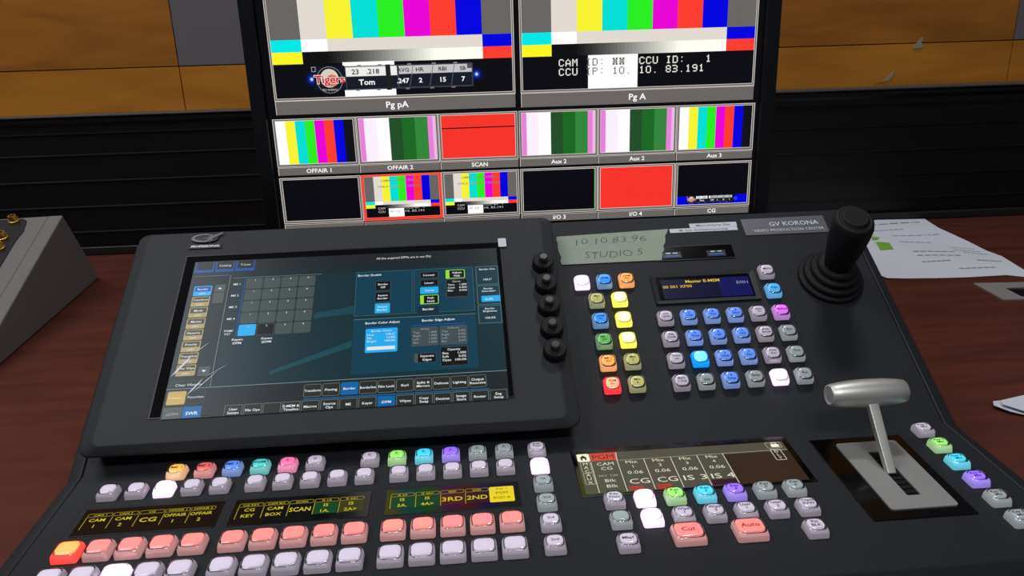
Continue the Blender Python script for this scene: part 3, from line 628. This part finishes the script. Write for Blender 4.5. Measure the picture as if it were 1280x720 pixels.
# ------------------------------------------------------------------ multiview monitor
a_ = R(-.72); t_ = R(.75)
ex = Vector((math.cos(a_), math.sin(a_), 0)); nm = Vector((math.sin(a_), -math.cos(a_), 0)); ev = Vector((0, 0, math.cos(t_))) - nm*math.sin(t_)
MM_ = frame((-165.51, 400, 201.38), ex, ev)      # local z points to the viewer
MON = empty('monitor', 'large black bezelled monitor showing a grid of colour bar pictures behind the console', 'monitor', frame((90, 430, DESK), X, (0, 1, 0)))
BZ = mat('black bezel', (16, 16, 20), .3, spec=.4)
b = MB()
u0, v0, u1, v1 = -19, -142, 529.5, 196; iu0, iv0, iu1, iv1 = -3, -122, 513, 172
def RC(x0, y0, x1, y1, z_): return [(x0, y0, z_), (x1, y0, z_), (x1, y1, z_), (x0, y1, z_)]
b.loft([RC(u0+14, v0+14, u1-14, v1-14, -44), RC(u0, v0, u1, v1, -26), RC(u0, v0, u1, v1, 5), RC(iu0-2, iv0-2, iu1+2, iv1+2, 5), RC(iu0, iv0, iu1, iv1, -.6)], BZ, cap0=True, cap1=False); b.build('housing', MM_, MON, bevel=1.2)
b = MB(); b.box(iu0-1, iv0-1, -4, iu1+1, iv1+1, -.5, glow('lcd black', (7, 7, 10), 1, rough=.3)); b.build('lcd_panel', MM_, MON)
b = MB(); b.box(215, -190, -60, 295, -40, -42, BZ); b.build('stand_neck', MM_, MON, bevel=3)
b = MB(); b.loft([[(90+p[0], 450+p[1], z_) for p in rr(240, 180, 30, 5)] for z_ in (DESK+.1, DESK+12)], BZ); b.build('stand_base', Matrix(), MON, bevel=2)
GR = G((106, 101, 98)); WL = G((222, 214, 206)); TXT = G((250, 250, 250)); RED = G((246, 52, 42)); BK = G((9, 9, 15))
C75 = [G(c) for c in ((226, 218, 208), (247, 242, 48), (0, 222, 214), (42, 238, 32), (232, 0, 214), (252, 60, 46), (0, 0, 224))]; G40 = G((104, 101, 99))
def tile(x0, x1, ytop, ypb, ylab0, ylab1, name, cap, fm=GR, fl=WL, inset=3.0, capx=None, ch=4.4):
    """video tile: frame, picture area, label strip"""
    b = MB(); yb_ = ypb-inset
    b.rect(x0, yb_, x1, ytop, fm, 0); b.frame(x0+.2, yb_, x1-.2, ytop, .55, fl, .04); b.frame(x0+inset-.5, ypb-.5, x1-inset+.5, ytop-inset*.75+.5, .5, fl, .04)
    o = b.build('video_tile', MM_, MON, weld=False); o['label'] = name
    if ylab0 is not None:
        b = MB(); b.rect(x0+.3, ylab1, x1-.3, ylab0, GR, 0); b.rect(x0+.3, ylab1, x0+.8, ylab0, fl, .04); b.rect(x0+.3, ylab0-.35, x1-.3, ylab0, fl, .04)
        if cap: b.text(cap, capx or (x0+x1)/2, (ylab0+ylab1)/2+.2, ch, TXT, .1, bold=.018)
        b.build('caption', MM_, o, weld=False)
    return o, (x0+inset, ypb, x1-inset, ytop-inset*.75)
def smpte(b, x0, y0, x1, y1, edges=None):
    """ARIB bars with ramp; box given"""
    w_ = x1-x0; h_ = y1-y0
    e = [x0+w_*f for f in (0, .125, .233, .3405, .448, .555, .662, .77, .877, 1)]
    yb0 = y0+h_*.392; r1 = y0+h_*.31; r2 = y0+h_*.23
    cs = [G40]+C75+[G40]
    for k in range(9): b.rect(e[k], yb0, e[k+1], y1, cs[k], .06)
    b.rect(e[0], r1, e[1], yb0, G((0, 232, 230)), .06); b.rect(e[1], r1, e[2], yb0, G((255, 255, 255)), .06); b.rect(e[2], r1, e[8], yb0, C75[0], .06); b.rect(e[8], r1, e[9], yb0, C75[6], .06)
    b.rect(e[0], r2, e[1], r1, G((250, 245, 30)), .06); b.rect(e[8], r2, e[9], r1, C75[5], .06)
    n_ = 48
    for k in range(n_):
        v = int(max(12, min(255, 12+ (k/n_-.12)/.6*243))); b.rect(e[1]+(e[8]-e[1])*k/n_, r2, e[1]+(e[8]-e[1])*(k+1)/n_, r1, G((v, v, max(12, int(v*.96)))), .06)
    b.rect(x0, y0, x1, r2, BK, .06)
    return e, r2
def cg_strip(b, x0, x1, yc, h_, z_, small=False):
    """score strip: logo, name plate and four figures"""
    s = (x1-x0)/131.; X_ = lambda u: x0+(u-79)*s; Y_ = lambda v: yc+(v-38.8)*s
    SV = G((196, 196, 198)); NV = G((22, 26, 40)); 
    b.rect(X_(79), Y_(26.9), X_(209.8), Y_(50.6), G((60, 60, 66)), z_); b.rect(X_(80), Y_(40.4), X_(132), Y_(49.6), G((236, 236, 232)), z_+.03); b.rect(X_(80), Y_(28), X_(132), Y_(40), NV, z_+.03)
    b.rect(X_(134), Y_(41.4), X_(208.6), Y_(49.4), SV, z_+.03); b.rect(X_(134), Y_(28.4), X_(208.6), Y_(41), NV, z_+.03)
    b.rect(X_(120.5), Y_(26), X_(125.5), Y_(51.2), G((30, 30, 32)), z_+.06)
    K_ = G((24, 24, 28)); 
    if not small: b.rect(X_(204), Y_(45), X_(208.6), Y_(49.4), G((80, 80, 82)), z_+.04)
    for t, u, v, hh, m_ in (('23', 89.5, 45, 5, K_), ('.218', 107.5, 45, 5, K_), ('Tom', 100.5, 34.6, 5.6, TXT), ('AVG', 138.2, 45.4, 4, K_), ('HR', 155.4, 45.4, 4, K_), ('RBI', 178.6, 45.4, 4, K_), ('SB', 199.4, 45.4, 4, K_), ('.247', 137.6, 34.8, 4.8, TXT), ('2', 155.6, 34.8, 4.8, TXT), ('15', 178.8, 34.8, 4.8, TXT), ('7', 199.6, 34.8, 4.8, TXT)):
        b.text(t, X_(u), Y_(v), hh*s, m_, z_+.09, bold=.02)
    for u in (146.5, 167, 189): b.line((X_(u-2), Y_(29)), (X_(u+2), Y_(49)), .6*s, G((90, 92, 100)), z_+.08)
    for u in (92, 113, 143, 168, 190): b.rect(X_(u), Y_(50), X_(u+4), Y_(51.6), G((130, 130, 134)), z_+.06); b.rect(X_(u-3), Y_(26), X_(u+1), Y_(27.6), G((110, 110, 114)), z_+.06)
    # round badge with a ball and red script
    b.rect(X_(47), Y_(27), X_(79), Y_(51.5), G((14, 18, 34)), z_); b.frame(X_(45.4), Y_(46), X_(50), Y_(51), .8*s, G((140, 140, 146)), z_+.02)
    b.disc(X_(63), Y_(37.6), 13.4*s, G((120, 120, 124)), z_+.03); b.disc(X_(63), Y_(37.6), 12.6*s, G((20, 20, 26)), z_+.05); b.disc(X_(63), Y_(39.4), 9.2*s, G((214, 206, 190)), z_+.07); b.disc(X_(65.5), Y_(37), 6*s, G((206, 120, 96)), z_+.08)
    b.text('Tigers', X_(63), Y_(38.6), 8.4*s, G((225, 235, 235)), z_+.10, w=32*s, bold=.06); b.text('Tigers', X_(63), Y_(38.6), 8*s, G((214, 30, 44)), z_+.13, w=31*s, bold=.025)
    if not small: b.text('PRO BASEBALL', X_(63), Y_(28), 1.9*s, G((200, 200, 200)), z_+.12, w=16*s)
DOT = {'C': '01110 10001 10000 10000 10000 10001 01110', 'A': '00100 01010 10001 10001 11111 10001 10001', 'M': '10001 11011 10101 10101 10001 10001 10001', 'I': '01110 00100 00100 00100 00100 00100 01110',
 'D': '11110 10001 10001 10001 10001 10001 11110', 'U': '10001 10001 10001 10001 10001 10001 01110', 'P': '11110 10001 10001 11110 10000 10000 10000', '1': '00100 01100 00100 00100 00100 00100 01110', '0': '01110 10001 10001 10001 10001 10001 01110',
 '8': '01110 10001 10001 01110 10001 10001 01110', '3': '11110 00001 00001 01110 00001 00001 11110', '9': '01110 10001 10001 01111 00001 00001 01110', '*': '11011 11011 01110 11011 01110 11011 11011', ':': '00000 00100 00000 00000 00000 00100 00000', '.': '00000 00000 00000 00000 00000 00000 00100'}
def dots(b, c, x, y, w_, h_, m, z):
    for r_, row in enumerate(DOT[c].split()):
        k = 0
        while k < 5:
            if row[k] == '1':
                e_ = k
                while e_ < 5 and row[e_] == '1': e_ += 1
                b.rect(x-w_/2+w_*k/5, y+h_/2-h_*(r_+1)/7-.02, x-w_/2+w_*e_/5, y+h_/2-h_*r_/7, m, z); k = e_
            else: k += 1
# two large tiles
o, (px0, py0, px1, py1) = tile(5, 253.2, 168, 20.6, 18, 4.2, 'large colour bar picture on the left with score strip', 'Pg pA', inset=2.6, capx=130, ch=6.4)
b = MB(); e, r2 = smpte(b, px0, py0, px1, py1); b.rect(77.4, py0, 129.8, 54.6, G((255, 255, 255)), .12); cg_strip(b, 79, 210, 38.8, 24, .2)
for cx in (45, 213.5):
    for k, (rad, cc) in enumerate(((8, (6, 10, 40)), (5.4, (8, 20, 90)), (3.2, (20, 60, 200)), (1.5, (190, 220, 255)))): b.disc(cx, 38.8, rad, G(cc), .13+.02*k)
b.build('picture', MM_, o, weld=False)
o, (px0, py0, px1, py1) = tile(258.6, 507, 168, 20.6, 17.8, 3.6, 'large colour bar picture on the right with camera text', 'Pg A', inset=2.6, capx=382, ch=6.4)
b = MB(); e, r2 = smpte(b, px0, py0, px1, py1); b.rect(329.5, py0, 381.6, 54, G((255, 255, 255)), .12)
for row, (yy, s_) in enumerate(((47.2, 'CAM ID: **  CCU ID:   1'), (38, 'CCU IP: 10. 10. 83.191'))):
    xs = [301.6+7.03*k for k in range(len(s_))]
    for x_, c_ in zip(xs, s_):
        if c_ == ' ': continue
        on = 328 < x_ < 381.6
        dots(b, c_, x_, yy, 5.4, 7.2, G((238, 236, 226)) if not on else G((104, 102, 98)), .2)
b.build('picture', MM_, o, weld=False)
def bars(b, x0, y0, x1, y1):
    cs = [G((255, 255, 255))]+C75[1:]+[G((16, 14, 22))]
    for k in range(8): b.rect(x0+(x1-x0)*k/8, y0, x0+(x1-x0)*(k+1)/8, y1, cs[k], .06)
def pinkgreen(b, x0, y0, x1, y1):
    f = (0, .065, .23, .395, .56, .73, .90, .965, 1); cs = ((232, 128, 216), (250, 240, 255), (255, 255, 255), (34, 78, 40), (28, 104, 36), (50, 134, 58), (232, 128, 216), (236, 170, 232))
    cs = [(232, 128, 216), (252, 240, 255), (255, 252, 255), (34, 78, 40), (28, 104, 36), (50, 134, 58), (232, 128, 216), (238, 180, 236)]
    for k in range(8): b.rect(x0+(x1-x0)*f[k], y0, x0+(x1-x0)*f[k+1], y1, G(cs[k]), .06)
R1 = [(0, 85.4, 'OFFAIR 1', 'bars'), (85.6, 170.9, 'OFFAIR 2', 'pg'), (171, 254.6, 'SCAN', 'scan'), (255.8, 340, 'Aux 2', 'pg'), (340.2, 425, 'Aux 2', 'pg'), (425.3, 509.6, 'Aux 3', 'bars')]
for x0, x1, cp, kd in R1:
    o, (px0, py0, px1, py1) = tile(x0, x1, 0, -46.6, -50.2, -58.4, {'bars': 'small colour bar tile', 'pg': 'small pink white and green striped tile', 'scan': 'small red tile with a black line'}[kd]+' captioned '+cp, cp)
    b = MB()
    if kd == 'bars': bars(b, px0, py0, px1, py1)
    elif kd == 'pg': pinkgreen(b, px0, py0, px1, py1)
    else: b.rect(px0, py0, px1, py1, RED, .06); b.rect(px0, -15.9, px1, -14.8, BK, .1)
    b.build('picture', MM_, o, weld=False)
R2 = [(0, 85.4, None, 'blk'), (85.6, 170.9, None, 'cam'), (171, 254.6, None, 'cam'), (255.8, 340, 'I/O 3', 'blk'), (340.2, 425, 'I/O 4', 'red'), (425.3, 509.6, 'CG', 'cg')]
for k, (x0, x1, cp, kd) in enumerate(R2):
    nmz = {'blk': 'black', 'cam': 'colour bar camera', 'red': 'plain red', 'cg': 'black and blue score strip'}[kd]
    o, (px0, py0, px1, py1) = tile(x0, x1, -61, -107.4, -111.4, -119, nmz+' tile in the lower row'+(' captioned '+cp if cp else ''), cp, fm=RED if k == 1 else GR, fl=G((255, 120, 100)) if k == 1 else WL)
    b = MB(); b.rect(px0, py0, px1, py1, BK, .05)
    if kd == 'red': b.rect(px0, py0, px1, py1, RED, .08)
    if kd == 'blk' and k == 3: b.rect(px1-.8, py0+1, px1-.2, py1, G((40, 150, 50)), .1)
    if kd == 'cam':
        smpte(b, px0, py0, px1, py1); b.rect(px0+24, py0+.3, px0+40.6, py0+9.6, G((255, 255, 255)), .12); DM = G((120, 116, 110)); LM = G((200, 198, 190))
        for row, (yy, ss) in enumerate(((-67.6, 'CAMERA CONTROL MENU'), (-74, 'CABLE CONNECT HYBRID'))): b.text(ss, px0+37, yy, 2.3, DM if row == 0 else G((150, 110, 110)), .15, w=38 if row == 0 else 46, bold=.01)
        for row, yy in enumerate((-97.6, -101.2)): b.text(('CAM', 'CCU')[row], px0+16.5, yy, 2.4, LM, .15); b.text('ID **' if row == 0 else 'IP 10', px0+31, yy, 2.2, DM, .15, w=10); b.text(('CCU ID:   1', '10. 83.191')[row], px0+52, yy, 2.3, LM, .15, w=20)
    if kd == 'cg':
        b.rect(px0, py0, px1, py0+9.4, G((0, 0, 226)), .08); b.rect(px0+12, py0+1, px1-14, py0+9.4, G((6, 6, 12)), .1); cg_strip(b, px0+21, px0+62, py0+5.6, 8, .12, small=True); b.disc(px1-13, py0+5, 2.2, G((30, 60, 235)), .14)
    b.build('picture', MM_, o, weld=False)

# ------------------------------------------------------------------ grey box at the left
P0 = Vector((-505, 685, DESK)); Q0 = Vector((-470.7, 362.3, DESK)); dd = (P0-Q0).normalized(); wd = Vector((-dd.y, dd.x, 0))
MBX = Matrix((wd, dd, Vector((0, 0, 1)))).transposed().to_4x4(); MBX = Matrix((-wd, dd, Vector((0, 0, 1)))).transposed().to_4x4(); MBX.translation = P0*MM  # x: to the right, y: back, origin rear right bottom
BX = empty('connector_box', 'grey sloping metal box with gold connectors at the left edge of the desk', 'box', MBX)
b = MB()
pf = [(0, .3), (-82, 110.8), (-302, 39.4), (-384, 13), (-384, .3)]
b.loft([[(x_, q[0], q[1]) for q in pf] for x_ in (-330, 0)], GREY); b.build('housing', MBX, BX, bevel=2)
sl = Vector((0, -220, -71.4)).normalized(); Mt = MBX @ Matrix((Vector((1, 0, 0)), -sl, Vector((1, 0, 0)).cross(-sl))).transposed().to_4x4()
Mt = MBX.copy() @ Matrix.Translation(Vector((0, -82, 110.8))*MM) @ Matrix((Vector((1, 0, 0)), -sl, Vector((1, 0, 0)).cross(-sl))).transposed().to_4x4()
b = MB(); NV = mat('dark blue connector plate', (14, 16, 28), .45)
b.loft([[(x_, y_, z_) for x_, y_ in ((-300, -6), (-46, -6), (-40, -11), (-36, -36), (-38, -60), (-36, -210), (-300, -210))] for z_ in (.1, 1.6)], NV); b.line((-17, -2), (-17, -225), .8, mat('seam grey', (90, 88, 86), .7), .3)
cpl = b.build('connector_plate', Mt, BX, weld=False)
GOLD = mat('gold plated brass', (232, 196, 110), .25, 1.0)
b = MB(); b.loft([ring(6.5, 1.5, 24), ring(6.5, 4, 24), ring(5, 4.4, 24), ring(4.4, 11, 24), ring(3, 11, 24), ring(3, 5, 24)], GOLD); b.loft([ring(1.1, 4.8, 12), ring(1.1, 9.4, 12)], GOLD)
for s_ in (-1, 1): b.loft([ring(.9, 7.5, 8, s_*5.2, 0), ring(.9, 9.5, 8, s_*5.2, 0)], GOLD)
j0 = None
for x_ in (-54, -92, -130, -168, -206):
    for y_ in (-13, -54, -78, -119, -143, -184):
        if (x_, y_) == (-54, -78): x2 = -50
        else: x2 = x_
        Mj = at(Mt, x2, y_)
        if j0 is None: j0 = b.build('connector', Mj, cpl)
        else: copy(j0, Mj, cpl)

# ------------------------------------------------------------------ papers and desk plate at the right
def sheet(name, outl, zf, m, label, th=.4, extra=None):
    """thin sheet with a gentle curl: grid-less fan over its outline"""
    cx = sum(p[0] for p in outl)/len(outl); cy = sum(p[1] for p in outl)/len(outl); b = MB(); n_ = len(outl); K_ = 5
    P = [[(cx+(p[0]-cx)*k/K_, cy+(p[1]-cy)*k/K_) for p in outl] for k in range(1, K_+1)]
    for dz, flip in ((th, False), (0, True)):
        base = len(b.v); b.v.append((cx, cy, zf(cx, cy)+dz))
        for r_ in P: b.v += [(q[0], q[1], zf(*q)+dz) for q in r_]
        for i in range(n_):
            j = (i+1) % n_; b.f.append((base, base+1+i, base+1+j)); b.m.append(b.mi(m)); b.sm.append(True)
            for k in range(K_-1): a__ = base+1+k*n_; b.f.append((a__+i, a__+n_+i, a__+n_+j, a__+j)); b.m.append(b.mi(m)); b.sm.append(True)
    if extra: extra(b)
    o = b.build(name, Matrix(), None, weld=False); tag(o, label, 'paper'); return o
def zw(x_, y_): return DESK+.6+1.6*(1+math.sin(x_*.03+y_*.021))*min(1, max(0, (y_-470)/80))
GRN = mat('green highlighter', (120, 180, 50), .7); PT = mat('faint print', (150, 152, 162), .8); PTR = mat('faint reddish print', (188, 168, 176), .8)
def marks(b):
    q = lambda pts, m_: b.poly([(p[0], p[1], zw(*p)+.9) for p in pts], m_)
    q([(651.2, 660.8), (635.2, 617.4), (655.5, 617.5), (669, 654.3)], GRN); q([(666.7, 699.3), (652.4, 672.7), (664, 674.9), (674, 690)], GRN)
    for x0, y0, x1, y1, m_ in ((680, 770, 790, 766, PT), (690, 735, 740, 733, PT), (700, 700, 775, 690, PT), (690, 660, 735, 650, PT), (676, 600, 735, 592, PT), (670, 580, 730, 570, PT), (660, 552, 700, 549, PT), (745, 620, 775, 606, PTR), (740, 606, 772, 590, PTR), (745, 590, 772, 574, PTR), (735, 545, 765, 535, PT), (690, 516, 740, 512, PT)):
        for k in range(6):
            xa = x0+(x1-x0)*k/6; xb = x0+(x1-x0)*(k+.78)/6; ya = y0+(y1-y0)*k/6; yb2 = y0+(y1-y0)*(k+.78)/6
            q([(xa, ya), (xb, yb2), (xb, yb2+3), (xa, ya+3)], m_)
sheet('printed_sheet', [(577.7, 495), (600, 491), (637.8, 487), (678.8, 483.9), (733.2, 483.6), (749.4, 473.5), (766.4, 488), (773.8, 525), (785.8, 566.9), (785, 597.7), (790.3, 651.1), (792.6, 726), (812, 796), (728.9, 798), (650, 798), (560, 796), (545, 700), (560, 590)], zw, WHITE, 'wide curling white printed sheet with green highlighter marks behind the joystick', extra=marks)
zf2 = lambda off: (lambda x_, y_: DESK+off+max(0, (500-x_))*.10)
for q, (dz, dx) in enumerate(((.5, 0), (3.2, 5))):
    sheet('folded_sheet', [(471+dx, 137-3*q), (478+dx, 126), (500, 112-4*q), (560, 78), (700, 60), (720, 150), (600, 175), (540, 158), (509, 152), (476+dx, 145-3*q)], zf2(dz), WHITE, ('lower sheet of the blank white papers at the right edge', 'upper sheet of the blank white papers at the right edge')[q])
GP = empty('desk_outlet_plate', 'brushed grey cable outlet plate with dark slot set into the desk at the right', 'cable outlet', frame((740, 420, DESK), (1, -.03, 0), (.15, 1, 0)))
MG = frame((740, 420, DESK), (1, -.03, 0), (.15, 1, 0)); so = rr(146, 64, 2, 3); si = rr(92, 36, 5, 3)
b = MB()
for a1_, c1_ in (([(p[0], p[1], 1.6) for p in so], [(p[0], p[1]-7, 1.6) for p in si]), ([(p[0], p[1], .05) for p in so], [(p[0], p[1], 1.6) for p in so]), ([(p[0], p[1]-7, 1.6) for p in si], [(p[0], p[1]-7, .1) for p in si])):
    for i in range(len(a1_)): j = (i+1) % len(a1_); b.poly([a1_[i], a1_[j], c1_[j], c1_[i]], ALU)
b.build('plate', MG, GP)
b = MB(); b.poly([(p[0], p[1]-7, .3) for p in si], BLACK)
for k in range(30): b.box(-44+3*k, -24, .3, -42.6+3*k, 2, 1.1, RUBBER)
b.build('brush_strip', MG, GP, weld=False)

# film glints on the wood wall, painted as pale opaque patches
GLINT = mat('pale film glint', (165, 150, 128), .35)
for outl, lb in (([(727, 187), (741, 189), (752, 200), (758, 205), (756, 196), (750, 189)], 'pale wedge of painted film glint low on the wood wall right of the monitor'), ([(784, 240), (790, 248), (797, 256), (801, 257), (799, 248), (802, 241), (792, 239)], 'small patch of painted film glint on the wood wall seam')):
    b = MB(); b.loft([[(q[0], y_, q[1]) for q in outl] for y_ in (Wy-4.2, Wy-5)], GLINT); o = b.build('film_glint', Matrix(), None); tag(o, lb, 'tape')

# ------------------------------------------------------------------ colour management
sc.view_settings.view_transform = 'Standard'; sc.view_settings.look = 'None'; sc.view_settings.gamma = 1; sc.view_settings.use_curve_mapping = False
sc.view_settings.exposure = 0
